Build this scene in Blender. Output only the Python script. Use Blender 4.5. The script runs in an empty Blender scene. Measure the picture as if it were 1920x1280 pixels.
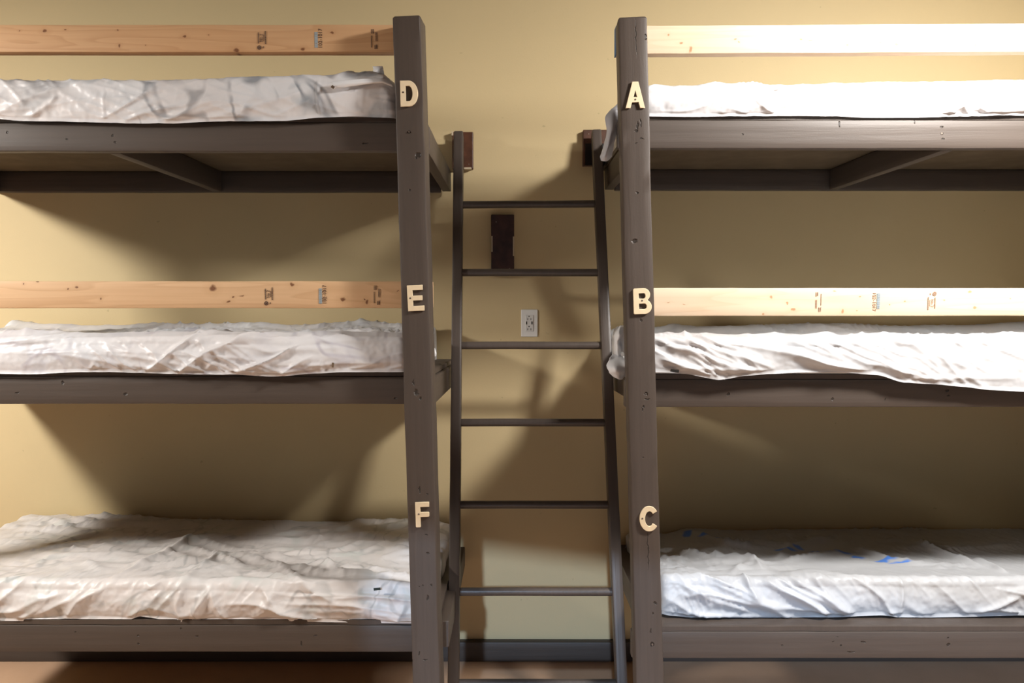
import bpy, bmesh, math, random
from mathutils import Vector, Matrix, noise

random.seed(7)
scene = bpy.context.scene
COL = scene.collection
PI = math.pi

# ------------------------------------------------------------------ camera
F = 1440.0                      # focal length in pixels of the 1920 wide frame
PITCH = math.radians(2.86)
CAM = Vector((0.0, -2.4, 1.625))
cam_data = bpy.data.cameras.new('camera')
cam_data.sensor_width = 36.0
cam_data.lens = 27.0
cam_data.clip_start = 0.05
cam = bpy.data.objects.new('camera', cam_data)
cam.location = CAM
cam.rotation_euler = (PI / 2 - PITCH, 0, 0)
COL.objects.link(cam)
scene.camera = cam


def at(px, py, Y):
    """world point seen at a pixel of the photograph on the vertical plane Y"""
    c, s = math.cos(PITCH), math.sin(PITCH)
    u = (px - 960) / F
    v = -(py - 640) / F
    t = (Y - CAM.y) / (c + v * s)
    return Vector((u * t, Y, CAM.z + (-s + v * c) * t))


def interp(pts, x):
    if x <= pts[0][0]:
        return pts[0][1]
    for (x0, y0), (x1, y1) in zip(pts, pts[1:]):
        if x <= x1:
            t = (x - x0) / (x1 - x0)
            t = t * t * (3 - 2 * t) * 0.6 + t * 0.4
            return y0 + (y1 - y0) * t
    return pts[-1][1]


def sstep(a, b, x):
    t = max(0.0, min(1.0, (x - a) / (b - a)))
    return t * t * (3 - 2 * t)


# ------------------------------------------------------------------ materials
class NT:
    def __init__(self, name):
        self.m = bpy.data.materials.new(name)
        self.m.use_nodes = True
        self.t = self.m.node_tree
        self.t.nodes.clear()
        self.out = self.n('ShaderNodeOutputMaterial')
        self.p = self.n('ShaderNodeBsdfPrincipled')
        self.t.links.new(self.p.outputs[0], self.out.inputs[0])

    def n(self, typ, **kw):
        nd = self.t.nodes.new(typ)
        for k, v in kw.items():
            setattr(nd, k, v)
        return nd

    def link(self, a, b):
        self.t.links.new(a, b)

    def set(self, **kw):
        names = {'color': 'Base Color', 'rough': 'Roughness', 'spec': 'Specular IOR Level', 'metal': 'Metallic',
                 'coat': 'Coat Weight', 'sheen': 'Sheen Weight'}
        for k, v in kw.items():
            self.p.inputs[names[k]].default_value = v
        return self

    def coords(self, scale=(1, 1, 1), loc=(0, 0, 0), which='Object'):
        tc = self.n('ShaderNodeTexCoord')
        mp = self.n('ShaderNodeMapping')
        mp.inputs['Scale'].default_value = scale
        mp.inputs['Location'].default_value = loc
        self.link(tc.outputs[which], mp.inputs['Vector'])
        return mp.outputs[0]

    def noise(self, vec, scale=5, detail=4, rough=0.5, dist=0.0):
        nz = self.n('ShaderNodeTexNoise')
        nz.inputs['Scale'].default_value = scale
        nz.inputs['Detail'].default_value = detail
        nz.inputs['Roughness'].default_value = rough
        nz.inputs['Distortion'].default_value = dist
        self.link(vec, nz.inputs['Vector'])
        return nz.outputs['Fac']

    def ramp(self, fac, stops, interp_='LINEAR'):
        r = self.n('ShaderNodeValToRGB')
        r.color_ramp.interpolation = interp_
        els = r.color_ramp.elements
        while len(els) < len(stops):
            els.new(0.5)
        for e, (pos, col) in zip(els, stops):
            e.position = pos
            e.color = (*col, 1) if len(col) == 3 else col
        self.link(fac, r.inputs['Fac'])
        return r.outputs['Color']

    def maprange(self, val, a, b, c=0.0, d=1.0):
        r = self.n('ShaderNodeMapRange')
        r.clamp = True
        for i, v in enumerate((a, b, c, d)):
            r.inputs[i + 1].default_value = v
        self.link(val, r.inputs[0])
        return r.outputs[0]

    def math(self, op, a, b=None):
        r = self.n('ShaderNodeMath', operation=op)
        for i, v in enumerate((a, b)):
            if v is None:
                continue
            if isinstance(v, (int, float)):
                r.inputs[i].default_value = v
            else:
                self.link(v, r.inputs[i])
        return r.outputs[0]

    def mix(self, fac, a, b, mode='MIX'):
        r = self.n('ShaderNodeMix', data_type='RGBA', blend_type=mode)
        for i, v in ((0, fac), (6, a), (7, b)):
            if isinstance(v, (int, float)):
                r.inputs[i].default_value = v
            elif isinstance(v, tuple):
                r.inputs[i].default_value = (*v, 1) if len(v) == 3 else v
            else:
                self.link(v, r.inputs[i])
        return r.outputs[2]

    def bump(self, height, strength=0.3, dist=0.01, prev=None):
        b = self.n('ShaderNodeBump')
        b.inputs['Strength'].default_value = strength
        b.inputs['Distance'].default_value = dist
        self.link(height, b.inputs['Height'])
        if prev is not None:
            self.link(prev, b.inputs['Normal'])
        return b.outputs[0]

    def dots(self, vec, pts, edge=0.55):
        """mask of little spots at local (x, z) with radii; vec = object coordinates"""
        res = None
        for (x, z, rx, rz) in pts:
            s = self.n('ShaderNodeVectorMath', operation='SUBTRACT')
            self.link(vec, s.inputs[0])
            s.inputs[1].default_value = (x, 0, z)
            m = self.n('ShaderNodeVectorMath', operation='MULTIPLY')
            self.link(s.outputs[0], m.inputs[0])
            m.inputs[1].default_value = (1 / rx, 0, 1 / rz)
            l = self.n('ShaderNodeVectorMath', operation='LENGTH')
            self.link(m.outputs[0], l.inputs[0])
            k = self.maprange(l.outputs['Value'], 1.0, edge, 0, 1)
            res = k if res is None else self.math('MAXIMUM', res, k)
        return res


def warp(t, amt, scale):
    """object coordinates bent by a noise"""
    tc = t.coords()
    nz = t.n('ShaderNodeTexNoise')
    nz.inputs['Scale'].default_value = scale
    nz.inputs['Detail'].default_value = 2
    t.link(tc, nz.inputs['Vector'])
    s = t.n('ShaderNodeVectorMath', operation='SUBTRACT')
    t.link(nz.outputs['Color'], s.inputs[0])
    s.inputs[1].default_value = (.5, .5, .5)
    m = t.n('ShaderNodeVectorMath', operation='SCALE')
    t.link(s.outputs[0], m.inputs[0])
    m.inputs['Scale'].default_value = amt
    a = t.n('ShaderNodeVectorMath', operation='ADD')
    t.link(tc, a.inputs[0])
    t.link(m.outputs[0], a.inputs[1])
    return a.outputs[0]


def mat_paint(name, dents=(), base=(0.076, 0.0585, 0.048), rough=0.5):
    t = NT(name).set(rough=rough, spec=0.4)
    g = t.noise(t.coords((38, 38, 1.6)), 1.6, 5, .6, .4)
    b = t.noise(t.coords((6, 6, 2.0)), 1.0, 3)
    c1 = t.mix(t.maprange(g, .3, .75), tuple(x * .88 for x in base), tuple(x * 1.1 for x in base))
    c2 = t.mix(t.maprange(b, .35, .7, 0, .5), c1, tuple(x * 1.22 for x in base))
    nrm = t.bump(g, .22, .004)
    fine = t.noise(t.coords((1, 1, 1)), 260, 2)
    nrm = t.bump(fine, .06, .002, nrm)
    if dents:
        d = t.dots(warp(t, .012, 70), dents)
        c2 = t.mix(t.math('MULTIPLY', d, .7), c2, (.012, .009, .007))
        nrm = t.bump(t.math('SUBTRACT', 1.0, d), .9, .004, nrm)
    t.link(c2, t.p.inputs['Base Color'])
    t.link(nrm, t.p.inputs['Normal'])
    return t.m


def mat_pine(name, knots=(), light=(0.70, 0.475, 0.295), dark=(0.52, 0.31, 0.16), knot=(.16, .06, .025), seed=0, kf=.9):
    t = NT(name).set(rough=.55, spec=.3)
    vec = t.coords((9, 9, .55), (seed, seed * 2, seed * 3))
    g = t.noise(vec, 1.4, 2, .45, .25)
    rings = t.math('FRACT', t.math('MULTIPLY', g, 11.0))
    rr = t.ramp(rings, [(0, (0, 0, 0)), (.55, (.25, .25, .25)), (.92, (1, 1, 1)), (1, (0, 0, 0))])
    fine = t.noise(t.coords((160, 160, 3)), 1, 2)
    c = t.mix(t.math('MULTIPLY', rr, .42), light, dark)
    c = t.mix(t.maprange(fine, .35, .75, 0, .18), c, dark)
    blot = t.noise(t.coords((3, 3, 1.2), (seed, 0, 0)), 1.5, 2)
    c = t.mix(t.maprange(blot, .45, .75, 0, .25), c, (light[0], light[1] * .86, light[2] * .7))
    if knots:
        w = warp(t, .016, 45)
        halo = t.dots(w, [(x, z, rx * 2.6, rz * 3.2) for x, z, rx, rz in knots], .2)
        c = t.mix(t.math('MULTIPLY', halo, .35), c, dark)
        d = t.dots(w, knots, .5)
        c = t.mix(t.math('MULTIPLY', d, kf), c, knot)
    t.link(c, t.p.inputs['Base Color'])
    t.link(t.bump(rr, .08, .002), t.p.inputs['Normal'])
    return t.m


def mat_simple(name, col, rough=.5, spec=.4, metal=0.0, var=0.0, bump=0.0, scale=30):
    t = NT(name).set(color=(*col, 1), rough=rough, spec=spec, metal=metal)
    if var or bump:
        g = t.noise(t.coords(), scale, 4)
        if var:
            c = t.mix(t.maprange(g, .3, .7), tuple(x * (1 - var) for x in col), tuple(min(1, x * (1 + var)) for x in col))
            t.link(c, t.p.inputs['Base Color'])
        if bump:
            t.link(t.bump(g, bump, .003), t.p.inputs['Normal'])
    return t.m


def mat_wall(name, col):
    t = NT(name).set(rough=.62, spec=.25)
    v = t.coords(which='Object')
    g = t.noise(v, 170, 3, .6)
    big = t.noise(v, 1.1, 3)
    scuff = t.noise(v, 38, 2)
    c = t.mix(t.maprange(big, .3, .7), tuple(x * .965 for x in col), tuple(x * 1.03 for x in col))
    c = t.mix(t.maprange(scuff, .755, .80, 0, .35), c, tuple(x * .45 for x in col))
    t.link(c, t.p.inputs['Base Color'])
    t.link(t.bump(g, .10, .003), t.p.inputs['Normal'])
    return t.m


def mat_floor(name):
    t = NT(name).set(rough=.42, spec=.45)
    v = t.coords()
    big = t.noise(v, 2.2, 5, .6)
    fine = t.noise(v, 60, 4, .6)
    c = t.ramp(big, [(.3, (.52, .33, .21)), (.55, (.58, .38, .25)), (.75, (.64, .44, .30))])
    c = t.mix(t.maprange(fine, .62, .72, 0, .35), c, (.66, .52, .40))
    t.link(c, t.p.inputs['Base Color'])
    t.link(t.bump(fine, .08, .003), t.p.inputs['Normal'])
    return t.m


def mat_film(name, clear=.25, col=(.76, .77, .80), blue=None, seed=0, print_=None, cr_=1.0):
    t = NT(name).set(rough=.40, spec=.38)
    v = t.coords(loc=(seed, 0, 0))
    cr = t.noise(v, 60, 3, .6, .8)
    cr2 = t.noise(t.coords((1, 1, 1), (seed, 3, 1)), 19, 4, .6, 1.2)
    ridge = t.math('ABSOLUTE', t.math('SUBTRACT', cr2, .5))
    c = t.mix(t.maprange(t.noise(v, 7, 3), .35, .65), tuple(x * .97 for x in col), col)
    if print_:
        ink, ink2, amount, strength, sc_ = print_
        pv = t.coords((1, .8, 1), (seed * 3.1, seed, 0))
        n1 = t.noise(pv, 3.4 * sc_, 1, .3, 2.4)
        stroke = t.maprange(t.math('ABSOLUTE', t.math('SUBTRACT', n1, .5)), .012, .055, 1, 0)
        where = t.maprange(t.noise(t.coords((1, 1, 1), (seed + 7, 2, 3)), 4.2 * sc_, 2), 1 - amount - .05, 1 - amount + .05)
        fill = t.maprange(t.noise(t.coords((1, 1, 1.3), (seed + 1, 8, 3)), 6.0 * sc_, 1, .3, 1.0), .58, .68)
        touch = t.maprange(t.noise(t.coords((1, 1, 2.5), (seed + 2, 1, 3)), 5.5, 2), .36, .56, .15, 1)
        k = t.math('MULTIPLY', t.math('MULTIPLY', stroke, where), touch)
        k2 = t.math('MULTIPLY', fill, touch)
        c = t.mix(t.math('MULTIPLY', k2, strength * .75), c, ink2)
        c = t.mix(t.math('MULTIPLY', k, strength), c, ink)
        pink = t.maprange(t.noise(t.coords((1, 1, 1), (seed + 4, 1, 8)), 3.2, 2), .42, .62)
        c = t.mix(t.math('MULTIPLY', pink, .30), c, (.74, .66, .62))
    if blue:  # reflected sky mixed into the film colour as blue patches
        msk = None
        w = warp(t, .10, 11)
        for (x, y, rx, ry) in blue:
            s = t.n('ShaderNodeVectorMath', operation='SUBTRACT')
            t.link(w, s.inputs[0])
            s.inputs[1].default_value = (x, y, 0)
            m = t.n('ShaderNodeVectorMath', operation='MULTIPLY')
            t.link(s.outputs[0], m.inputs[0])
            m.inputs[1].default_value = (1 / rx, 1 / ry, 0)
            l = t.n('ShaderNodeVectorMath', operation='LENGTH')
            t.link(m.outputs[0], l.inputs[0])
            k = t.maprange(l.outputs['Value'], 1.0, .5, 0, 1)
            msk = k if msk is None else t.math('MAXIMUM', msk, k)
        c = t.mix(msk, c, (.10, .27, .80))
    t.link(c, t.p.inputs['Base Color'])
    nrm = t.bump(cr, .10, .003)
    for (rz, sx, sy, sc, dd, st) in ((.35, 1.0, 2.6, 5.5, .012, .70), (-.5, 1.0, 3.2, 9.0, .007, .6), (.1, 1.0, 1.4, 21.0, .003, .6)):
        mp = t.n('ShaderNodeMapping')
        mp.inputs['Rotation'].default_value = (rz * .6, rz, rz)
        mp.inputs['Scale'].default_value = (sx, sy, sy)
        mp.inputs['Location'].default_value = (seed * 1.7, seed, sc)
        t.link(v, mp.inputs['Vector'])
        nz = t.n('ShaderNodeTexNoise', noise_type='RIDGED_MULTIFRACTAL')
        nz.inputs['Scale'].default_value = sc
        nz.inputs['Detail'].default_value = 1.5
        nz.inputs['Distortion'].default_value = .7
        t.link(mp.outputs[0], nz.inputs['Vector'])
        nrm = t.bump(t.math('POWER', t.maprange(nz.outputs['Fac'], .55, 1.75), 1.6), st * cr_, dd, nrm)
    t.link(nrm, t.p.inputs['Normal'])
    if clear > 0:
        tr = t.n('ShaderNodeBsdfTransparent')
        mx = t.n('ShaderNodeMixShader')
        f = t.maprange(t.noise(v, 4.5, 3), .3, .7, clear * .75, clear * 1.2)
        t.link(f, mx.inputs[0])
        t.link(t.p.outputs[0], mx.inputs[1])
        t.link(tr.outputs[0], mx.inputs[2])
        t.link(mx.outputs[0], t.out.inputs[0])
    return t.m


def mat_ticking(name, ink, base=(.74, .70, .68), seed=0, ink2=None, amount=.5):
    """printed mattress fabric under the film: loose brush-like figures"""
    t = NT(name).set(rough=.7, spec=.2)
    v = t.coords((1, .8, 1), (seed * 3.1, seed, 0))
    n1 = t.noise(v, 3.6, 1, .3, 2.4)
    line = t.math('ABSOLUTE', t.math('SUBTRACT', n1, .5))
    stroke = t.maprange(line, .030, .048, 1, 0)
    where = t.maprange(t.noise(t.coords((1, 1, 1), (seed + 7, 2, 3)), 4.2, 2), 1 - amount - .03, 1 - amount + .03)
    fill = t.maprange(t.noise(t.coords((1, 1, 1), (seed + 1, 8, 3)), 6.5, 1, .3, 1.0), .62, .66)
    k = t.math('MULTIPLY', stroke, where)
    c = t.mix(k, base, ink)
    c = t.mix(t.math('MULTIPLY', fill, .75), c, ink2 or ink)
    t.link(c, t.p.inputs['Base Color'])
    return t.m


M_WALL = mat_wall('tan_wall_paint', (.61, .487, .278))
M_WALL_OTHER = mat_wall('brown_wall_paint', (.18, .15, .12))
M_CEIL = mat_simple('white_ceiling_paint', (.26, .24, .21), .8, .2)
M_FLOOR = mat_floor('brown_floor')
M_PAINT = mat_paint('dark_brown_paint')
M_LADDER = mat_paint('dark_ladder_paint', base=(.070, .055, .047), rough=.38)
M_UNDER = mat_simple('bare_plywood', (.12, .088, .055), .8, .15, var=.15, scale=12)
M_CREAM = mat_simple('cream_letter_wood', (.80, .66, .45), .5, .35, var=.04, scale=60)
M_SCREW = mat_simple('dull_screw', (.22, .18, .15), .4, .5, .8)
M_INK = mat_simple('stamp_ink', (.11, .07, .055), .8, .1)
M_INK_FADED = mat_simple('faded_stamp_ink', (.36, .235, .17), .8, .1)
M_INKBLUE = mat_simple('blue_stamp_ink', (.33, .40, .44), .8, .1)
M_BLUE = mat_simple('blue_end_paint', (.09, .19, .36), .6, .2)
M_REDWOOD = mat_simple('stained_block', (.085, .032, .016), .45, .4, var=.35, bump=.1, scale=25)
M_DARKWOOD = mat_simple('dark_stained_block', (.050, .020, .014), .4, .4, var=.4, bump=.1, scale=25)
M_BLOCK_SHADOW = mat_simple('painted_block_shadow', (.012, .008, .007), .5, .3)  # near-black colour standing for the shadow on the right block
M_PLASTER = mat_simple('pale_caulk', (.60, .50, .36), .8, .1)
M_BASE = mat_paint('baseboard_paint', base=(.060, .046, .038))
M_WHITE = mat_simple('white_plastic', (.76, .75, .72), .35, .4)
M_SLOT = mat_simple('dark_slot', (.02, .018, .016), .6, .2)


# ------------------------------------------------------------------ object helpers
def link(o, parent=None):
    COL.objects.link(o)
    if parent is not None:
        o.parent = parent
    return o


def empty(name, loc, label, cat, group=None):
    o = bpy.data.objects.new(name, None)
    o.empty_display_size = .1
    o.location = loc
    tag(o, label, cat, group)
    return link(o)


def tag(o, label=None, cat=None, group=None, kind=None):
    if label:
        o['label'] = label
    if cat:
        o['category'] = cat
    if group:
        o['group'] = group
    if kind:
        o['kind'] = kind
    return o


def world_loc(parent):
    v = Vector((0, 0, 0))
    while parent is not None:
        v += parent.location
        parent = parent.parent
    return v


def mesh_obj(name, bm, mat, parent=None, matrix=None, smooth=False, label=None):
    """mesh given in world coordinates (matrix None) or in local ones with its matrix"""
    me = bpy.data.meshes.new(name)
    if matrix is None:
        matrix = Matrix.Identity(4)
    off = world_loc(parent) if parent is not None else Vector()
    bm.normal_update()
    bm.to_mesh(me)
    bm.free()
    for m in (mat if isinstance(mat, (list, tuple)) else [mat]):
        me.materials.append(m)
    if smooth:
        for p in me.polygons:
            p.use_smooth = True
    o = bpy.data.objects.new(name, me)
    link(o, parent)
    if parent is not None and parent.parent is not None or (parent is not None and parent.type == 'MESH'):
        # parents that are meshes may be rotated: undo their whole matrix
        pm = parent_matrix(parent)
        o.matrix_basis = pm.inverted() @ matrix
    else:
        o.matrix_basis = Matrix.Translation(-off) @ matrix
    if label:
        o['label'] = label
    return o


def parent_matrix(p):
    m = p.matrix_basis.copy()
    q = p.parent
    while q is not None:
        m = q.matrix_basis @ m
        q = q.parent
    return m


def bm_box(bm, lo, hi, bevel=0.0, seg=2, matidx=0):
    lo, hi = Vector(lo), Vector(hi)
    vs = [bm.verts.new((x, y, z)) for x in (lo.x, hi.x) for y in (lo.y, hi.y) for z in (lo.z, hi.z)]
    idx = [(0, 1, 3, 2), (4, 6, 7, 5), (0, 4, 5, 1), (2, 3, 7, 6), (0, 2, 6, 4), (1, 5, 7, 3)]
    fs = [bm.faces.new([vs[i] for i in q]) for q in idx]
    for f in fs:
        f.material_index = matidx
    if bevel > 0:
        es = list({e for f in fs for e in f.edges})
        bmesh.ops.bevel(bm, geom=es, offset=bevel, segments=seg, affect='EDGES', profile=.5)
    return fs


def frame_matrix(p0, p1, front=(0, -1, 0), twist=0.0):
    """local z from p0 to p1, local -y towards 'front'"""
    z = (p1 - p0).normalized()
    y = -Vector(front)
    y = (y - z * y.dot(z)).normalized()
    x = y.cross(z)
    m = Matrix((x, y, z)).transposed().to_4x4()
    if twist:
        m = m @ Matrix.Rotation(twist, 4, 'Z')
    return Matrix.Translation(p0) @ m


def beam(name, p0, p1, w, d, mat, parent=None, front=(0, -1, 0), twist=0.0, cham=.0035, wob=.0009, seg=28, seed=0.0, label=None):
    """a sawn timber from p0 to p1 (axis points), w across, d deep, eased edges, slightly uneven faces"""
    p0, p1 = Vector(p0), Vector(p1)
    L = (p1 - p0).length
    mtx = frame_matrix(p0, p1, front, twist)
    c = cham
    hw, hd = w / 2, d / 2
    ring = [(-hw + c, -hd), (-hw * .33, -hd), (hw * .33, -hd), (hw - c, -hd), (hw - .3 * c, -hd + .3 * c), (hw, -hd + c), (hw, 0), (hw, hd - c),
            (hw - .3 * c, hd - .3 * c), (hw - c, hd), (0, hd), (-hw + c, hd), (-hw + .3 * c, hd - .3 * c), (-hw, hd - c), (-hw, 0), (-hw, -hd + c),
            (-hw + .3 * c, -hd + .3 * c)]
    bm = bmesh.new()
    rows = []
    zs = [0, c] + [L * i / seg for i in range(1, seg)] + [L - c, L]
    for k, z in enumerate(zs):
        sh = 0.0
        if k == 0 or k == len(zs) - 1:
            sh = c * .7
        row = []
        for (x, y) in ring:
            q = Vector((x * 9 + seed, y * 9 - seed, z * 5.5 + seed * 2))
            n = noise.noise(q) * wob + noise.noise(q * 3.1) * wob * .6
            sx = x - math.copysign(min(sh, abs(x)), x) + (n if abs(x) > hw * .9 else 0)
            sy = y - math.copysign(min(sh, abs(y)), y) + (n if abs(y) > hd * .9 else 0)
            row.append(bm.verts.new((sx, sy, z)))
        rows.append(row)
    n = len(ring)
    for a, b in zip(rows, rows[1:]):
        for i in range(n):
            bm.faces.new((a[i], a[(i + 1) % n], b[(i + 1) % n], b[i]))
    bm.faces.new(rows[0][::-1])
    bm.faces.new(rows[-1])
    bmesh.ops.recalc_face_normals(bm, faces=bm.faces)
    o = mesh_obj(name, bm, mat, parent, mtx, False, label)
    for p in o.data.polygons:
        p.use_smooth = True
    try:
        o.data.set_sharp_from_angle(angle=math.radians(28))
    except Exception:
        pass
    return o


def to_local(p0, p1, pt, front=(0, -1, 0), twist=0.0):
    return frame_matrix(Vector(p0), Vector(p1), front, twist).inverted() @ Vector(pt)


def px_spots(p0, p1, Yface, spots, front=(0, -1, 0), twist=0.0):
    """(px, py, half width px, half height px) of the photo -> local (x, z, rx, rz) on a beam whose length is local z"""
    out = []
    horiz = abs((Vector(p1) - Vector(p0)).normalized().x) > .7
    sc = (Yface - CAM.y) / F
    for (px, py, rx, ry) in spots:
        l = to_local(p0, p1, at(px, py, Yface), front, twist)
        if horiz:
            out.append((l.x, l.z, max(ry * sc, .0008), max(rx * sc, .0008)))
        else:
            out.append((l.x, l.z, max(rx * sc, .0008), max(ry * sc, .0008)))
    return out


def tube(name, pts, r, mat, parent=None, n=20, label=None):
    bm = bmesh.new()
    pts = [Vector(p) for p in pts]
    rows = []
    for i, p in enumerate(pts):
        d = (pts[min(i + 1, len(pts) - 1)] - pts[max(i - 1, 0)]).normalized()
        a = d.cross(Vector((0, 0, 1)))
        if a.length < 1e-3:
            a = d.cross(Vector((0, 1, 0)))
        a.normalize()
        b = a.cross(d)
        rows.append([bm.verts.new(p + (a * math.cos(2 * PI * k / n) + b * math.sin(2 * PI * k / n)) * r) for k in range(n)])
    for a, b in zip(rows, rows[1:]):
        for k in range(n):
            bm.faces.new((a[k], a[(k + 1) % n], b[(k + 1) % n], b[k]))
    bm.faces.new(rows[0][::-1])
    bm.faces.new(rows[-1])
    bmesh.ops.recalc_face_normals(bm, faces=bm.faces)
    o = mesh_obj(name, bm, mat, parent, None, True, label)
    try:
        o.data.set_sharp_from_angle(angle=math.radians(50))
    except Exception:
        pass
    return o


def curve_mesh(name, loops, extrude, bevel, mat, parent, matrix, label=None):
    cu = bpy.data.curves.new(name, 'CURVE')
    cu.dimensions = '2D'
    cu.fill_mode = 'BOTH'
    cu.extrude = extrude
    cu.bevel_depth = bevel
    cu.bevel_resolution = 2
    for lp in loops:
        sp = cu.splines.new('POLY')
        sp.points.add(len(lp) - 1)
        for q, (x, y) in zip(sp.points, lp):
            q.co = (x, y, 0, 1)
        sp.use_cyclic_u = True
    tmp = bpy.data.objects.new(name + '_curve', cu)
    COL.objects.link(tmp)
    dg = bpy.context.evaluated_depsgraph_get()
    me = bpy.data.meshes.new_from_object(tmp.evaluated_get(dg))
    bpy.data.objects.remove(tmp)
    bpy.data.curves.remove(cu)
    bm = bmesh.new()
    bm.from_mesh(me)
    bpy.data.meshes.remove(me)
    return mesh_obj(name, bm, mat, parent, matrix, False, label)


def text_bm(txt, size, thick=.0002):
    cu = bpy.data.curves.new('text', 'FONT')
    cu.body = txt
    cu.size = size
    cu.align_x = 'CENTER'
    cu.align_y = 'CENTER'
    cu.extrude = thick
    tmp = bpy.data.objects.new('text', cu)
    COL.objects.link(tmp)
    dg = bpy.context.evaluated_depsgraph_get()
    me = bpy.data.meshes.new_from_object(tmp.evaluated_get(dg))
    bpy.data.objects.remove(tmp)
    bpy.data.curves.remove(cu)
    bm = bmesh.new()
    bm.from_mesh(me)
    bpy.data.meshes.remove(me)
    return bm


# ------------------------------------------------------------------ room shell
WY = 1.045                       # back wall plane
XL, XR, YB, ZC = -5.2, 4.3, -6.4, 3.06


def slab(name, lo, hi, mat):
    bm = bmesh.new()
    bm_box(bm, lo, hi)
    return tag(mesh_obj(name, bm, mat), kind='structure')


slab('floor', (XL - .1, YB - .1, -.1), (XR + .1, WY + .1, 0), M_FLOOR)
bm = bmesh.new()
_cx = [(XL - .1, WY + .1), (XL - .1, -2.27), (XR + .1, -5.92), (XR + .1, WY + .1)]
_lo = [bm.verts.new((x, y, ZC)) for x, y in _cx]
_hi = [bm.verts.new((x, y, ZC + .1)) for x, y in _cx]
bm.faces.new(_lo)
bm.faces.new(_hi[::-1])
for i in range(4):
    bm.faces.new((_lo[i], _hi[i], _hi[(i + 1) % 4], _lo[(i + 1) % 4]))
bmesh.ops.recalc_face_normals(bm, faces=bm.faces)
tag(mesh_obj('ceiling', bm, M_CEIL), kind='structure')
slab('wall_back', (XL - .1, WY, 0), (XR + .1, WY + .1, ZC), M_WALL)
slab('wall_left', (XL - .1, YB, 0), (XL, WY, ZC), M_WALL_OTHER)
# unseen wall behind the camera; angle and doorway shaped to cut the daylight edge
FA = math.radians(21)
DOOR = (-1.0, 2.6, 2.37)
bm = bmesh.new()
bm_box(bm, (-6.2, -.12, 0), (DOOR[0] / math.cos(FA), 0, ZC))
bm_box(bm, (DOOR[1] / math.cos(FA), -.12, 0), (5.0, 0, ZC))
bm_box(bm, (DOOR[0] / math.cos(FA), -.12, DOOR[2]), (DOOR[1] / math.cos(FA), 0, ZC))
tag(mesh_obj('unseen_wall_front', bm, M_WALL_OTHER, None, Matrix.Translation((.1, -4.2, 0)) @ Matrix.Rotation(-FA, 4, 'Z')), kind='structure')
# right wall with a window opening
WIN = (-1.55, -.85, 1.65, 2.3)     # y0 y1 z0 z1
bm = bmesh.new()
bm_box(bm, (XR, YB, 0), (XR + .1, WIN[0], ZC))
bm_box(bm, (XR, WIN[1], 0), (XR + .1, WY, ZC))
bm_box(bm, (XR, WIN[0], 0), (XR + .1, WIN[1], WIN[2]))
bm_box(bm, (XR, WIN[0], WIN[3]), (XR + .1, WIN[1], ZC))
tag(mesh_obj('wall_right', bm, M_WALL_OTHER), kind='structure')
slab('side_light_block', (2.43, -.05, 0), (2.55, WY, ZC), M_WALL)  # added unseen partition, keeps side light off the wall under the right bunk
bm = bmesh.new()
for a, b in (((WIN[0], WIN[2]), (WIN[0] + .05, WIN[3])), ((WIN[1] - .05, WIN[2]), (WIN[1], WIN[3])),
             ((WIN[0] + .05, WIN[2]), (WIN[1] - .05, WIN[2] + .05)), ((WIN[0] + .05, WIN[3] - .05), (WIN[1] - .05, WIN[3]))):
    bm_box(bm, (XR + .02, a[0], a[1]), (XR + .08, b[0], b[1]), .004)
tag(mesh_obj('window_1', bm, M_WHITE), kind='structure')

# baseboard along the back wall
bb = beam('baseboard_back', (XL + .01, WY - .0195, .0455), (XR - .01, WY - .0195, .0455), .089, .037, M_BASE, None, seg=60)
tag(bb, kind='structure')

# ------------------------------------------------------------------ letters
def arc(cx, cy, rx, ry, a0, a1, n=14):
    return [(cx + rx * math.cos(math.radians(a0 + (a1 - a0) * i / n)), cy + ry * math.sin(math.radians(a0 + (a1 - a0) * i / n))) for i in range(n + 1)]


def letter_loops(ch):
    """outlines in a box 0..1 high, natural width; returns loops, screw (x, y)"""
    s = .19
    if ch == 'D':
        w = .68
        o = [(0, 0), (.32, 0)] + arc(.32, .5, w - .32, .5, -90, 90, 22) + [(0, 1)]
        i = [(s, s - .01), (s, 1 - s + .01)] + arc(.33, .5, w - .33 - s, .5 - s + .01, 90, -90, 18)
        return [o, i], (.10, .55), w
    if ch == 'E':
        w = .64
        o = [(0, 0), (w, 0), (w, .17), (s, .17), (s, .42), (.58, .42), (.58, .58), (s, .58), (s, .83), (.61, .83), (.61, 1), (0, 1)]
        return [o], (.10, .50), w
    if ch == 'F':
        w = .58
        o = [(0, .02), (.02, 0), (s - .02, 0), (s, .02), (s, .42), (.55, .42), (.57, .44), (.57, .57), (.55, .59), (s, .59), (s, .83), (w, .83), (w, 1), (0, 1)]
        return [o], (.13, .53), w
    if ch == 'A':
        w = .76
        o = [(0, 0), (.17, 0), (.235, .225), (.525, .225), (.59, 0), (w, 0), (.49, 1), (.27, 1)]
        i = [(.285, .40), (.475, .40), (.38, .73)]
        return [o, i[::-1]], (.38, .315), w
    if ch == 'B':
        w = .70
        o = [(.03, 0), (.42, 0)] + arc(.42, .275, w - .42, .275, -90, 62, 14) + arc(.40, .755, .245, .245, -52, 90, 14) + [(.03, 1), (0, .97), (0, .03)]
        i1 = [(s, .17), (s, .42)] + arc(.42, .295, .11, .125, 90, -90, 12)
        i2 = [(s, .59), (s, .83)] + arc(.40, .71, .09, .12, 90, -90, 12)
        return [o, i1, i2], (.33, .52), w
    if ch == 'C':
        w = .72
        o = arc(.39, .5, .39, .5, 38, 322, 34) + arc(.40, .5, .20, .32, 318, 42, 26)
        return [o], (.10, .52), w


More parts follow.
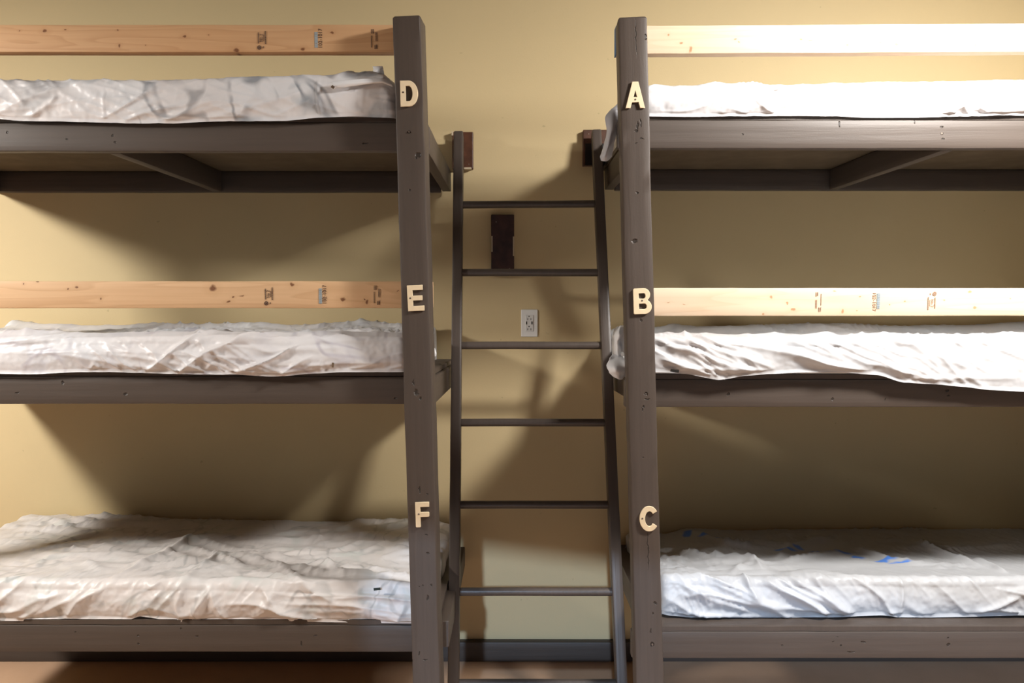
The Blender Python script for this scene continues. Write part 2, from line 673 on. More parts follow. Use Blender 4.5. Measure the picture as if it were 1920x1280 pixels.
def letter(ch, box, tilt, parent, Y=-.0048):
    x0, y0, x1, y1 = box
    loops, (sx, sy), w = letter_loops(ch)
    bl = at(x0, y1, Y)
    tr = at(x1, y0, Y)
    H = tr.z - bl.z
    W = tr.x - bl.x
    kx = W / w * 1.0
    sc_loops = [[((x - w / 2) * kx, (y - .5) * H) for x, y in lp] for lp in loops]
    ctr = (bl + tr) / 2
    mtx = Matrix.Translation(ctr) @ Matrix.Rotation(PI / 2, 4, 'X') @ Matrix.Rotation(tilt, 4, 'Z')
    o = curve_mesh('letter', sc_loops, .0022, .0012, M_CREAM, parent, mtx, 'cream painted wooden letter %s' % ch)
    bm = bmesh.new()
    bmesh.ops.create_cone(bm, cap_ends=True, segments=14, radius1=.0030, radius2=.0026, depth=.0012,
                          matrix=Matrix.Translation(((sx - w / 2) * kx, (sy - .5) * H, .0036)))
    mesh_obj('screw', bm, M_SCREW, o, mtx)
    return o


# ------------------------------------------------------------------ bunks
POST = .0875
DB = POST + .002                 # front face of boards and guard rails (they sit behind the posts)
BOARD_T = .038
YLED = WY - .038                 # front face of the ledger on the wall


def post_axis(front_left_top, front_right_top, front_left_bot, front_right_bot, top_px):
    """axis of a leaning post from its front face in the photo, continued to the floor"""
    a = (at(*front_left_top, 0) + at(*front_right_top, 0)) / 2
    b = (at(*front_left_bot, 0) + at(*front_right_bot, 0)) / 2
    d = (a - b) / (a.z - b.z)
    foot = b - d * b.z
    ztop = at(top_px[0], top_px[1], 0).z
    top = b + d * (ztop - b.z)
    off = Vector((0, POST / 2, 0))
    return foot + off, top + off


def add_screws(parent, pts, Y, r=.0035):
    for (px, py) in pts:
        bm = bmesh.new()
        p = at(px, py, Y)
        bmesh.ops.create_cone(bm, cap_ends=True, segments=12, radius1=r, radius2=r * .85, depth=.0015)
        mesh_obj('screw', bm, M_SCREW, parent, Matrix.Translation(p) @ Matrix.Rotation(PI / 2, 4, 'X'))


def stamp_set(rail, pxs, yc, Y, cw, ink, ink2):
    """mill stamps printed on a guard rail: grade mark, number with blue bar, second mark"""
    g, num, mark = pxs
    rot = -PI / 2 if cw else PI / 2

    def place(bm, px, py, mat, label=None, name='mill_stamp'):
        mtx = Matrix.Translation(at(px, py, Y - .0011)) @ Matrix.Rotation(PI / 2, 4, 'X') @ Matrix.Rotation(rot, 4, 'Z')
        return mesh_obj(name, bm, mat, rail, mtx, False, label)
    k = (Y - CAM.y) / F
    # number
    sg = -1 if cw else 1
    place(text_bm('102-1017', 9.4 * k), num + 4 * sg, yc - 1, ink, 'stamped number 102-1017', 'stamped_number')
    bm = bmesh.new()
    rnd = random.Random(3)
    x = -14.0
    while x < 14:
        wdt = rnd.choice((.9, 1.4, 2.2))
        bm_box(bm, (x * k, -3 * k, -.0002), ((x + wdt) * k, 3 * k, .0002))
        x += wdt + .45
    place(bm, num - 4.2 * sg, yc + 2 * sg, M_INKBLUE, 'pale blue stamped bar', 'stamped_bar')
    # grade mark: ring, No 2, rows of tiny type too small to read
    bm = text_bm('No 2', 7.0 * k)
    rnd = random.Random(5)

    def row(bm, y, x0, x1, h):
        x = x0
        while x < x1:
            wdt = rnd.uniform(.6, 1.3)
            bm_box(bm, (x * k, (y - h / 2) * k, -.0002), ((x + wdt) * k, (y + h / 2) * k, .0002))
            x += wdt + .5
    row(bm, 5.2, -10, 10, 2.2)
    row(bm, -4.3, -6, 6, 1.2)
    row(bm, -7.5, -11, 11, 2.4)
    for i in range(20):
        a0, a1 = 2 * PI * i / 20, 2 * PI * (i + 1) / 20
        vs = [bm.verts.new(((-17.5 + r * math.cos(a)) * k, (4 + r * math.sin(a)) * k, .0002)) for r, a in ((3.9, a0), (3.9, a1), (2.3, a1), (2.3, a0))]
        bm.faces.new(vs)
    bm_box(bm, (-18.6 * k, 2.0 * k, -.0002), (-16.6 * k, 6 * k, .0002))
    row(bm, -3.6, -18.5, -16, 2.0)
    place(bm, g, yc - 2 * sg, ink, 'stamped grade mark')
    bm = bmesh.new()
    row(bm, 4, 10, 17, 2)
    row(bm, 1, 10, 17, 2)
    row(bm, 4.5, -15, 6, 1.6)
    row(bm, -3.5, -4, 12, 1.2)
    row(bm, -5.5, -4, 12, 1.2)
    row(bm, -2, -18, -11, 2.2)
    row(bm, -5, -18, -11, 2.2)
    place(bm, mark, yc, ink2, 'smudged second stamp')


def build_bunk(side):
    L = side == 'left'
    if L:
        foot, top = post_axis((739, 40), (789, 40), (775, 1270), (826, 1270), (766, 29))
        twist = math.radians(-3.5)
        dents = [(767, 247, 3, 3), (784, 290, 6, 6), (781, 296, 3, 3), (769, 356, 2.5, 3), (793, 540, 1.5, 1.5), (780, 735, 5, 7), (776, 718, 2, 7),
                 (789, 747, 3, 4), (784, 738, 3, 2), (787, 918, 1.6, 8), (802, 926, 2, 2), (793, 1097, 2, 2), (809, 1097, 2, 3), (802, 1120, 2, 7),
                 (799, 1003, 3, 1.5), (802, 1036, 4, 2.5), (786, 1226, 1.5, 5), (798, 1236, 5, 1.5), (773, 1240, 1.5, 4), (786, 1100, 1.5, 1.5)]
    else:
        foot, top = post_axis((1161, 40), (1213, 40), (1193, 1270), (1245, 1270), (1186, 31))
        twist = math.radians(-1.5)
        dents = [(1211, 70, 3, 6), (1192, 70, 1, 40), (1195, 236, 2.5, 8), (1201, 231, 2, 9), (1193, 245, 4, 2.5), (1203, 260, 5, 1.2), (1192, 268, 3, 1.2),
                 (1194, 362, 3, 3), (1190, 452, 6, 5), (1211, 738, 4, 4), (1213, 748, 6, 2), (1206, 762, 2, 3), (1204, 768, 1.5, 4), (1202, 600, 4, 3),
                 (1215, 1030, .9, 42), (1229, 1130, 4, 3), (1224, 1150, 2, 2.5), (1223, 1208, 4, 5), (1220, 1182, 1.4, 5), (1205, 858, 2.5, 1.5)]
    root = empty('triple_bunk_bed', (foot.x, foot.y, 0),
                 'dark brown three-tier bunk bed with letters D, E and F on its post' if L else
                 'dark brown three-tier bunk bed with letters A, B and C on its post', 'bunk bed', 'triple bunk beds against the back wall')
    d = (top - foot).normalized()
    d1, d2 = px_spots(foot, top, 0, dents, twist=twist), None
    po = beam('post', foot, top, POST, POST, mat_paint('post_paint_' + side, d1), root, twist=twist, cham=.005, wob=.0016, seg=60, seed=1 if L else 5)
    sgn = -1 if L else 1
    # the far post of the bunk stands outside the picture
    far = Vector((sgn * 1.98, 0, 0))
    beam('post', foot + far, top + far, POST, POST, M_PAINT, root, cham=.005, wob=.0016, seg=30, seed=9)

    def post_x(z):                # outer front edge of the near post at height z
        p = foot + d * (z / d.z)
        return p.x - sgn * POST / 2

    # guard rails
    if L:
        rails = [((400, 46), (400, 97.5), 'D', [(84, 58, 5, 4), (346, 69, 4, 3.5), (390, 66, 2, 1.5), (224, 86, 3, 3), (273, 85, 1.5, 1.5), (443, 94, 7, 5), (568, 92, 5, 3),
                                                (623, 60, 4, 2), (124, 55, 3, 2), (38, 57, 2, 1.5), (220, 56, 2, 1.5)]),
                 ((400, 527), (400, 577.5), 'E', [(145, 538, 4, 3.5), (127, 542, 3, 2), (399, 541, 7, 7), (69, 527, 4, 2), (428, 565, 5, 2), (437, 557, 3, 2), (548, 534, 5, 4),
                                                 (643, 561, 6, 4), (683, 561, 2, 1.5), (687, 566, 3, 6), (45, 531, 2, 2), (745, 546, 3, 1), (453, 555, 5, 1), (190, 560, 2, 3)])]
    else:
        rails = [((1500, 48), (1500, 101.5), 'A', [(1252, 65, 3, 2.5), (1277, 80, 4, 2), (1294, 92, 3, 8), (1378, 73, 3, 2), (1384, 79, 2, 1.5), (1502, 72, 3, 2), (1519, 77, 4, 1),
                                                   (1588, 84, 3, 2), (1650, 80, 4, 2), (1682, 83, 5, 3), (1736, 62, 2.5, 3), (1767, 78, 4, 2), (1829, 84, 3, 6), (1850, 62, 4, 5), (1670, 76, 2, 1.5)]),
                 ((1500, 540), (1500, 592), 'B', [(1446, 557, 3, 3), (1476, 567, 4, 2.5), (1477, 569, 2, 2), (1433, 589, 2.5, 3), (1564, 545, 3, 2), (1580, 583, 3, 4.5), (1613, 556, 3, 2),
                                                  (1607, 582, 1.5, 1.5), (1488, 580, 5, 4), (1697, 565, 3, 2), (1668, 569, 2, 1.5), (1818, 547, 6, 4), (1828, 576, 5, 4), (1894, 560, 2, 1.5), (1770, 562, 2, 1.5),
                                                  (1254, 567, 4, 1), (1283, 570, 3, 1)])]
    for (pt, pb, nm, knots) in rails:
        zt, zb = at(*pt, DB).z, at(*pb, DB).z
        zc = (zt + zb) / 2
        x_near = post_x(zc) + (-.001 if L else .004)
        if nm == 'D':
            x_near = post_x(zc) - .005
        if nm == 'B':
            x_near += .010
        x_far = x_near + sgn * 2.06
        ends = sorted((x_near, x_far))
        p0, p1 = Vector((ends[0], DB + .019, zc)), Vector((ends[1], DB + .019, zc))
        if nm == 'A':
            p1.z += .012
        kn = px_spots(p0, p1, DB, knots)
        if L:
            mat = mat_pine('pine_' + nm, kn, seed=3 if nm == 'D' else 8, light=(.63, .395, .215) if nm == 'D' else (.70, .47, .275),
                           dark=(.45, .24, .11) if nm == 'D' else (.52, .31, .16))
        else:
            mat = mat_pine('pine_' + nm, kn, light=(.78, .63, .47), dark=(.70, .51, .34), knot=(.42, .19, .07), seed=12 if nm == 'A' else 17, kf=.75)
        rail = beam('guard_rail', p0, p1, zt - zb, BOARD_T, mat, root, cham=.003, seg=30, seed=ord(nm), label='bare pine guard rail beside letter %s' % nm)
        if nm == 'D':
            stamp_set(rail, (490, 597, 701), 73, DB, False, M_INK, M_INK)
        if nm == 'E':
            stamp_set(rail, (503, 605, 706), 553, DB, False, M_INK, M_INK)
        if nm == 'B':
            stamp_set(rail, (1748, 1643, 1535), 566, DB, True, M_INK_FADED, M_INK_FADED)
        if not L:                 # blue paint on the sawn end
            bm = bmesh.new()
            bm_box(bm, (x_near - .0015, DB, zb), (x_near + .002, DB + .038, zt), .0006)
            mesh_obj('painted_end', bm, M_BLUE, rail, None, False, 'blue painted rail end')

    # the three decks
    if L:
        lev = [('D', 228, 283, -.268), ('E', 708, 757, -.252), ('F', 1175, 1222, -.212)]
        spots = {'D': [(211, 254, 2.5, 2), (126, 261, 3, 2), (14, 248, 3, 2), (685, 268, 6, 2), (216, 266, 3, 1.5)],
                 'E': [(33, 736, 4, 1.5), (235, 738, 5, 3), (118, 717, 3, 4), (742, 747, 3, 2)],
                 'F': [(259, 1192, 2.5, 2.5), (260, 1206, 2.5, 2), (141, 1184, 3, 1), (369, 1192, 4, 2), (592, 1191, 4, 1), (340, 1178, 3, 2), (565, 1206, 2, 6)]}
    else:
        lev = [('A', 224, 278, .408), ('B', 712, 763, .420), ('C', 1185, 1234, .462)]
        spots = {'A': [(1766, 238, 3, 2), (1766, 250, 2.5, 2.5), (1768, 260, 3, 2), (1716, 227, 1, 5), (1574, 233, 2, 6), (1392, 252, 2, 2)],
                 'B': [(1776, 732, 4, 3.5), (1779, 741, 3, 2), (1561, 748, 2, 3), (1659, 748, 1, 3), (1365, 738, 3, 3)],
                 'C': [(1577, 1210, 2, 2), (1569, 1193, 2, 1), (1595, 1222, 9, 1.2), (1618, 1203, 6, 2), (1778, 1208, 3.5, 3), (1777, 1196, 2, 2), (1466, 1210, 2, 1.5), (1562, 1202, 3, 1)]}
    decks = {}
    for nm, yt, yb_, ex in lev:
        pxm = 400 if L else 1550
        zt, zb = at(pxm, yt, DB).z, at(pxm, yb_, DB).z
        zt = zb + .0895
        zc = (zt + zb) / 2
        ends = sorted((post_x(zc) - (.001 if L else -.001), post_x(zc) + sgn * 2.06))
        p0, p1 = Vector((ends[0], DB + BOARD_T / 2, zc)), Vector((ends[1], DB + BOARD_T / 2, zc))
        sp = px_spots(p0, p1, DB, spots[nm])
        beam('front_board', p0, p1, zt - zb, BOARD_T, mat_paint('board_paint_' + nm, sp), root, seg=40, seed=ord(nm) * 1.3)
        # ledger on the wall
        zl = zc + (.002 if nm in 'AD' else -.030)
        beam('wall_ledger', (ends[0] + .04 if L else ex + .045, WY - .019, zl), (ex - .045 if L else ends[1] - .04, WY - .019, zl), .089, BOARD_T - .001, M_PAINT, root, seg=30, seed=ord(nm) + 40)
        # end boards run from the front board back to the wall
        for exx in (ex + sgn * .019, ex + sgn * (2.06 - .06)):
            beam('end_board', (exx, DB + BOARD_T + .001, zc - .002), (exx, YLED - .001, zl), .089, BOARD_T, M_PAINT, root, front=(-sgn, 0, 0), seg=16, seed=ord(nm) + 80)
        bx = -1.295 if L else 1.415
        beam('cross_brace', (bx, DB + BOARD_T + .001, zc - .002), (bx, YLED - .001, zl), .089, BOARD_T, M_PAINT, root, front=(-1, 0, 0), seg=16, seed=ord(nm) + 120)
        # deck panel
        bm = bmesh.new()
        th = .017
        x0, x1 = ends[0] + .05, ends[1] - .02
        if L:
            x0, x1 = ends[0] + .02, min(ends[1] - .012, ex - .002)
        else:
            x0, x1 = max(ends[0] + .012, ex - .004), ends[1] - .02
        zback = zl + .0445
        zfront = zt + .0008
        nx = 60
        rnd = random.Random(ord(nm))
        ys = [DB + .004, DB + .012, DB + .3, DB + .6, WY - .002]
        rows = []
        for j, y in enumerate(ys):
            tt = (y - DB) / (WY - DB)
            z = zfront + (zback - zfront) * tt + .0008
            row = []
            for i in range(nx + 1):
                x = x0 + (x1 - x0) * i / nx
                jy = (noise.noise(Vector((x * 9, ord(nm), 0))) * .003 if j == 0 else 0)
                row.append((bm.verts.new((x, y + jy, z)), bm.verts.new((x, y + jy, z + th - (.0015 if j == 0 else 0)))))
            rows.append(row)
        for a, b in zip(rows, rows[1:]):
            for i in range(nx):
                bm.faces.new((a[i][1], a[i + 1][1], b[i + 1][1], b[i][1]))
                f = bm.faces.new((a[i][0], b[i][0], b[i + 1][0], a[i + 1][0]))
                f.material_index = 1
        for i in range(nx):
            bm.faces.new((rows[0][i][0], rows[0][i + 1][0], rows[0][i + 1][1], rows[0][i][1]))
            bm.faces.new((rows[-1][i][0], rows[-1][i][1], rows[-1][i + 1][1], rows[-1][i + 1][0]))
        for a, b in zip(rows, rows[1:]):
            bm.faces.new((a[0][0], a[0][1], b[0][1], b[0][0]))
            bm.faces.new((a[-1][0], b[-1][0], b[-1][1], a[-1][1]))
        mesh_obj('deck_panel', bm, [M_PAINT, M_UNDER], root)
        decks[nm] = (zfront + th, zback + th)
    # letters
    if L:
        letter('D', (751.5, 152, 783, 199), math.radians(1.0), root)
        letter('E', (765, 535, 794, 582), math.radians(2.6), root)
        letter('F', (780, 941.5, 804.5, 987), math.radians(1.5), root)
        add_screws(root, [(767, 247)], -.001)
    else:
        letter('A', (1173.5, 154, 1208.5, 202), math.radians(.6), root)
        letter('B', (1188, 541, 1221, 588), math.radians(2.0), root)
        letter('C', (1199.5, 949, 1232, 995), math.radians(1.0), root)
        add_screws(root, [(1211, 738), (1223, 1208)], -.001)
        add_screws(root, [(1766, 250)], DB - .001)
    return root, decks


root_l, deck_l = build_bunk('left')
root_r, deck_r = build_bunk('right')
DECK = {**deck_l, **deck_r}


# ------------------------------------------------------------------ mattresses
def ridge(v, p=2.0):
    return (1 - min(1, abs(v) * 1.7)) ** p


def seg_dist(px, py, ax, ay, bx, by):
    dx, dy = bx - ax, by - ay
    t = max(0, min(1, ((px - ax) * dx + (py - ay) * dy) / (dx * dx + dy * dy + 1e-9)))
    qx, qy = ax + dx * t, ay + dy * t
    return math.hypot(px - qx, py - qy), t


def mattress(nm, label, X0, X1, yf, yb, hem_px, top_px, back_px, film, core, folds=(), field=(), lip=.0, backlift=0.0, seed=0.0,
             sag=.010, crinkle=.0018, flare=.006, res=.0042, hem_curl=.0, fold_k=(1, 1)):
    """a foam mattress in a loose plastic cover; outlines of hem, front top edge and back edge are given in photo pixels"""
    zf_d, zb_d = DECK[nm]
    hem = sorted([(at(px, py, yf).x, at(px, py, yf).z) for px, py in hem_px])
    topf = sorted([(at(px, py, yf + .02).x, at(px, py, yf + .02).z) for px, py in top_px])
    back = sorted([(at(px, py, yb - .03).x, at(px, py, yb - .03).z) for px, py in back_px]) if back_px else None
    root = empty('mattress', ((X0 + X1) / 2, (yf + yb) / 2, zf_d), label, 'mattress', 'foam mattresses in plastic covers')

    def section(x):
        """polyline of the cover across the bed, front hem -> over the top -> down at the back"""
        zh = interp(hem, x)
        zt = interp(topf, x)
        zbk = interp(back, x) if back else zt - .004
        r = .026
        pts = [(yf - flare - .004, zh), (yf - flare, zh + .010)]
        n = 26
        for i in range(1, n):
            t = i / n
            pts.append((yf - flare * (1 - t) ** 1.5 - .010 * math.sin(t * PI), zh + .010 + (zt - r - zh - .010) * t))
        for i in range(11):
            a = PI - (PI / 2) * i / 10
            pts.append((yf + r + r * math.cos(a), zt - r + r * math.sin(a)))
        m = 46
        for i in range(1, m):
            t = i / m
            y = yf + r + (yb - r - yf - r) * t
            z = zt + (zbk - zt) * t - sag * math.sin(t * PI) ** .7
            z += lip * math.exp(-((t - .03) / .05) ** 2) + backlift * math.exp(-((t - .96) / .05) ** 2)
            pts.append((y, z))
        for i in range(6):
            a = PI / 2 - (PI / 2) * i / 5
            pts.append((yb - r + r * math.cos(a), zbk - r + r * math.sin(a)))
        for i in range(1, 5):
            t = i / 4
            pts.append((yb, zbk - r + (zb_d + .002 - zbk + r) * t))
        return pts

    nx = int((X1 - X0) / res)
    re = .030
    cols = []                    # (x, inset, drop)
    for k in range(9, 0, -1):
        cols.append((X0, None, k / 9.0))
    for k in range(6):
        a = PI / 2 * k / 6
        cols.append((X0 + re - re * math.cos(a), re * (1 - math.sin(a)), 0))
    for i in range(nx + 1):
        cols.append((X0 + re + (X1 - X0 - 2 * re) * i / nx, 0, 0))
    for k in range(5, -1, -1):
        a = PI / 2 * k / 6
        cols.append((X1 - re + re * math.cos(a), re * (1 - math.sin(a)), 0))
    for k in range(1, 10):
        cols.append((X1, None, k / 9.0))
    bm = bmesh.new()
    grid = []
    for (x, inset, drop) in cols:
        full = inset is None
        ins = re if full else inset
        pts = section(x)
        ss = [0]
        for a, b in zip(pts, pts[1:]):
            ss.append(ss[-1] + math.hypot(b[0] - a[0], b[1] - a[1]))
        row = []
        npt = len(pts)
        ymid = (yf + yb) / 2
        for j, (y, z) in enumerate(pts):
            a, b = pts[max(0, j - 1)], pts[min(npt - 1, j + 1)]
            ty, tz = b[0] - a[0], b[1] - a[1]
            ln = math.hypot(ty, tz) + 1e-9
            ny, nz = -tz / ln, ty / ln
            s = ss[j]
            h = 0.0
            # free-running folds of the film
            for (ang, la, ac, amp, p, off) in field:
                ca, sa = math.cos(ang), math.sin(ang)
                u = x * ca + s * sa
                v = -x * sa + s * ca
                wq = noise.noise(Vector((x * 3.1 + off, s * 3.1, seed))) * .05
                q = noise.noise(Vector((u / la + off, (v + wq) / ac, seed + off)))
                mk = sstep(-.15, .35, noise.noise(Vector((x * 2.3 - off, s * 4 + off, seed * 1.7))))
                h += amp * ridge(q, p) * mk
            # folds traced one by one: polyline in (x, s)
            for (pl, amp, w) in folds:
                amp, w = amp * fold_k[0], w * fold_k[1]
                best, tb = 9, 0
                nseg = len(pl) - 1
                for qi in range(nseg):
                    dd, tt = seg_dist(x, s, *pl[qi], *pl[qi + 1])
                    if dd < best:
                        best, tb = dd, (qi + tt) / nseg
                if best < w * 4:
                    tap = min(1, tb * 5 + .25) * min(1, (1 - tb) * 5 + .1)
                    h += amp * tap * math.exp(-(best / w) ** 1.3)
            h += crinkle * noise.noise(Vector((x * 30, s * 30, seed))) + crinkle * .6 * noise.noise(Vector((x * 75, s * 75, seed + 3)))
            h *= .25 + .75 * sstep(-.004, .022, s)
            fade = 1.0 if not full else (1 - drop * .5)
            yy, zz = y + ny * h * fade, z + nz * h * fade
            # rounding and closing of the two ends
            if ins > 0:
                t = (j / (npt - 1))
                yy = yy + (ins if y < ymid else -ins) * (.8 if abs(y - ymid) > abs(yf - ymid) * .8 else 0)
                zz = zz - ins * sstep(.0, .05, z - zf_d) * .6
            if full:
                base = zf_d + (zb_d - zf_d) * (y - yf) / (yb - yf) + .002
                zz = zz + (base - zz) * drop if zz > base else zz
            xx = x + (noise.noise(Vector((s * 9, z * 20, seed))) * .010 * drop if full else 0)
            # never dip into the deck behind its front edge
            yy = min(yy, WY - .004)
            if yy > DB + .004:
                zz = max(zz, zf_d + (zb_d - zf_d) * (yy - yf) / (yb - yf) + .0015)
            row.append(bm.verts.new((xx, yy, zz)))
        grid.append(row)
    for a, b in zip(grid, grid[1:]):
        for j in range(len(a) - 1):
            try:
                bm.faces.new((a[j], b[j], b[j + 1], a[j + 1]))
            except ValueError:
                pass
    bmesh.ops.remove_doubles(bm, verts=bm.verts, dist=.00005)
    bmesh.ops.recalc_face_normals(bm, faces=bm.faces)
    cov = mesh_obj('plastic_cover', bm, film, root, None, True)
    # the foam block inside
    bm = bmesh.new()
    nxx = 40
    ringn = []
    for i in range(nxx + 1):
        x = X0 + .016 + (X1 - X0 - .032) * i / nxx
        zt = interp(topf, x) - .012
        zbk = (interp(back, x) if back else interp(topf, x)) - .014
        zmid = min(zt, zbk) - sag
        y0, y1 = yf + .016, yb - .014
        zb0 = max(zf_d, DECK[nm][0]) + .001
        yb0 = max(y0, DB + .008)
        r = .02
        zt = max(zt, zb0 + .04)
        pr = [(yb0, zb0), (y0, zb0 + .012), (y0, zt - r), (y0 + r * .3, zt - r * .3), (y0 + r, zt), (y0 + .25, zmid), (y1 - .25, zmid), (y1 - r, zbk), (y1, zbk - r), (y1, zb_d + .002)]
        ringn.append([bm.verts.new((x, yy, zz)) for yy, zz in pr])
    for a, b in zip(ringn, ringn[1:]):
        for j in range(len(a)):
            bm.faces.new((a[j], b[j], b[(j + 1) % len(a)], a[(j + 1) % len(a)]))
    bm.faces.new(ringn[0])
    bm.faces.new(ringn[-1][::-1])
    bmesh.ops.recalc_face_normals(bm, faces=bm.faces)
    mesh_obj('foam_core', bm, core, root, None, False)
    return root


R = math.radians
INK_D = (.20, .235, .27)
film_l = mat_film('cover_film_clear', .08, (.83, .84, .87), seed=1, print_=((.10, .13, .17), (.24, .31, .36), .62, .68, 1.0), cr_=.55)
film_e = mat_film('cover_film_e', .08, seed=4, print_=((.34, .32, .42), (.44, .46, .55), .5, .5, 1.1), cr_=.7)
film_f = mat_film('cover_film_f', .06, (.73, .70, .685), seed=6, print_=((.36, .37, .37), (.50, .56, .53), .55, .62, 1.3), cr_=.8)
film_a = mat_film('cover_film_a', .05, seed=9, print_=((.55, .62, .70), (.58, .64, .70), .4, .35, 1.0))
film_b = mat_film('cover_film_b', .05, (.58, .59, .61), seed=12, print_=((.50, .58, .68), (.52, .58, .66), .35, .35, 1.0))
film_c = None
core_d = mat_ticking('ticking_d', INK_D, seed=1, amount=.50)
core_e = mat_ticking('ticking_e', (.30, .30, .38), seed=4, ink2=(.42, .40, .48), amount=.45)
core_f = mat_ticking('ticking_f', (.34, .40, .40), (.74, .66, .63), seed=9, ink2=(.55, .62, .58), amount=.5)
core_w = mat_ticking('ticking_w', (.45, .55, .68), (.80, .80, .80), seed=14, amount=.4)

field_soft = [(R(22), .36, .055, .016, 4, 1.3), (R(-28), .22, .045, .010, 4, 5.1), (R(10), .26, .028, .005, 3, 9.4)]
field_diag = [(R(24), .28, .045, .009, 3, 2.1), (R(38), .20, .030, .005, 3, 7.7), (R(-12), .25, .028, .003, 2.5, 4.4)]
field_f = [(R(-14), .5, .09, .016, 3, 2.9), (R(-4), .55, .05, .009, 3, 6.2), (R(35), .30, .08, .013, 3, 3.7), (R(60), .16, .04, .004, 3, 8.8)]
field_c = [(R(-35), .24, .050, .016, 4, 2.4), (R(-12), .35, .050, .012, 4, 5.6), (R(-60), .14, .024, .004, 2.5, 8.1), (R(30), .16, .025, .004, 2.5, 3.3)]
field_b = [(R(-22), .40, .050, .011, 3, 3.4), (R(-30), .28, .026, .006, 2.5, 6.9), (R(5), .25, .025, .003, 2.5, 1.2)]


def fx(px, py, yf, hem_px):
    """fold point on the front face: photo pixel -> (x, s)"""
    p = at(px, py, yf)
    hem = sorted([(at(a, b, yf).x, at(a, b, yf).z) for a, b in hem_px])
    return (p.x, max(0, p.z - interp(hem, p.x)))


# D
hemD = [(-400, 226), (0, 225), (30, 228), (100, 229), (180, 231), (240, 233), (330, 233), (390, 230), (460, 229), (540, 228), (600, 222), (660, 220), (720, 222), (745, 223)]
topD = [(-400, 154), (0, 152), (100, 151), (200, 150), (300, 150), (400, 147), (500, 143), (600, 141), (650, 138), (690, 138), (720, 142), (738, 158)]
yfD = .076
fD = [([fx(*p, yfD, hemD) for p in pl], a, w) for pl, a, w in [
    ([(0, 212), (60, 185), (112, 168)], .007, .010), ([(55, 224), (100, 195), (112, 180)], .007, .008), ([(300, 228), (420, 200), (520, 180)], .006, .012),
    ([(380, 228), (500, 195), (590, 165)], .007, .012), ([(440, 165), (480, 144), (560, 146)], .004, .008), ([(620, 160), (690, 150), (735, 150)], .009, .008),
    ([(597, 150), (598, 190), (605, 220)], .006, .006), ([(520, 215), (560, 200), (590, 185)], .004, .006), ([(198, 170), (199, 225)], .003, .004)]]
mattress('D', 'top left mattress in cloudy plastic printed with grey swirls, beside letter D', -2.19, -.362, yfD, WY - .02, hemD, topD, None, film_l, core_d, fD, [(R(22), .40, .055, .010, 4, 1.3), (R(-28), .24, .045, .005, 4, 5.1), (R(10), .26, .028, .003, 3, 9.4)], seed=2.0)
# E
hemE = [(-400, 700), (0, 700), (60, 701), (150, 697), (200, 697), (280, 699), (340, 701), (440, 702), (520, 706), (590, 700), (640, 697), (755, 697), (790, 697)]
topE = [(-400, 630), (0, 630), (60, 629), (160, 632), (300, 628), (380, 630), (480, 630), (560, 632), (640, 628), (730, 630), (790, 632)]
backE = [(-300, 616), (0, 613), (20, 609), (100, 616), (200, 618), (330, 616), (480, 613), (560, 617), (690, 611), (750, 616), (820, 618)]
yfE = .080
fE = [([fx(*p, yfE, hemE) for p in pl], a, w) for pl, a, w in [
    ([(100, 662), (200, 675), (330, 695)], .008, .012), ([(120, 660), (260, 668), (400, 690)], .006, .010), ([(370, 634), (388, 655), (390, 680)], .008, .008),
    ([(390, 690), (405, 678), (440, 692)], .006, .007), ([(0, 660), (300, 661), (600, 674)], .004, .006), ([(470, 675), (600, 682), (740, 678)], .005, .008),
    ([(172, 692), (182, 680), (196, 690)], .005, .006), ([(600, 700), (606, 670)], .004, .006)]]
mattress('E', 'middle left mattress in white plastic with faint purple prints, beside letter E', -2.19, -.335, yfE, WY - .02, hemE, topE, backE, film_e, core_e, fE, field_soft,
         lip=.014, backlift=.022, seed=11.0, sag=.012)
# F
hemF = [(-400, 1160), (0, 1161), (85, 1162), (125, 1157), (240, 1161), (265, 1153), (340, 1164), (365, 1166), (400, 1162), (500, 1161), (560, 1163), (640, 1164), (770, 1166), (850, 1166)]
topF = [(-400, 1080), (0, 1084), (200, 1086), (400, 1088), (620, 1092), (770, 1096), (850, 1098)]
backF = [(-100, 990), (0, 988), (50, 967), (190, 971), (400, 975), (650, 979), (770, 974), (838, 982)]
yfF = .105


def ft(px, py, yf, hem_px, top_px, yb, back_px):
    """fold point on the top of a bed: photo pixel -> (x, s)"""
    f = at(px, interp(sorted(top_px), px), yf + .02)
    b = at(px, interp(sorted(back_px), px), yb - .03)
    t = (py - interp(sorted(top_px), px)) / (interp(sorted(back_px), px) - interp(sorted(top_px), px))
    # perspective correct share of the depth
    df, db = yf + .02 - CAM.y, yb - .03 - CAM.y
    dd = 1 / ((1 - t) / df + t / db)
    y = dd + CAM.y
    x = (px - 960) / F * dd
    hem = sorted([(at(a, b_, yf).x, at(a, b_, yf).z) for a, b_ in hem_px])
    return (x, f.z - interp(hem, f.x) + (y - yf) * .98)


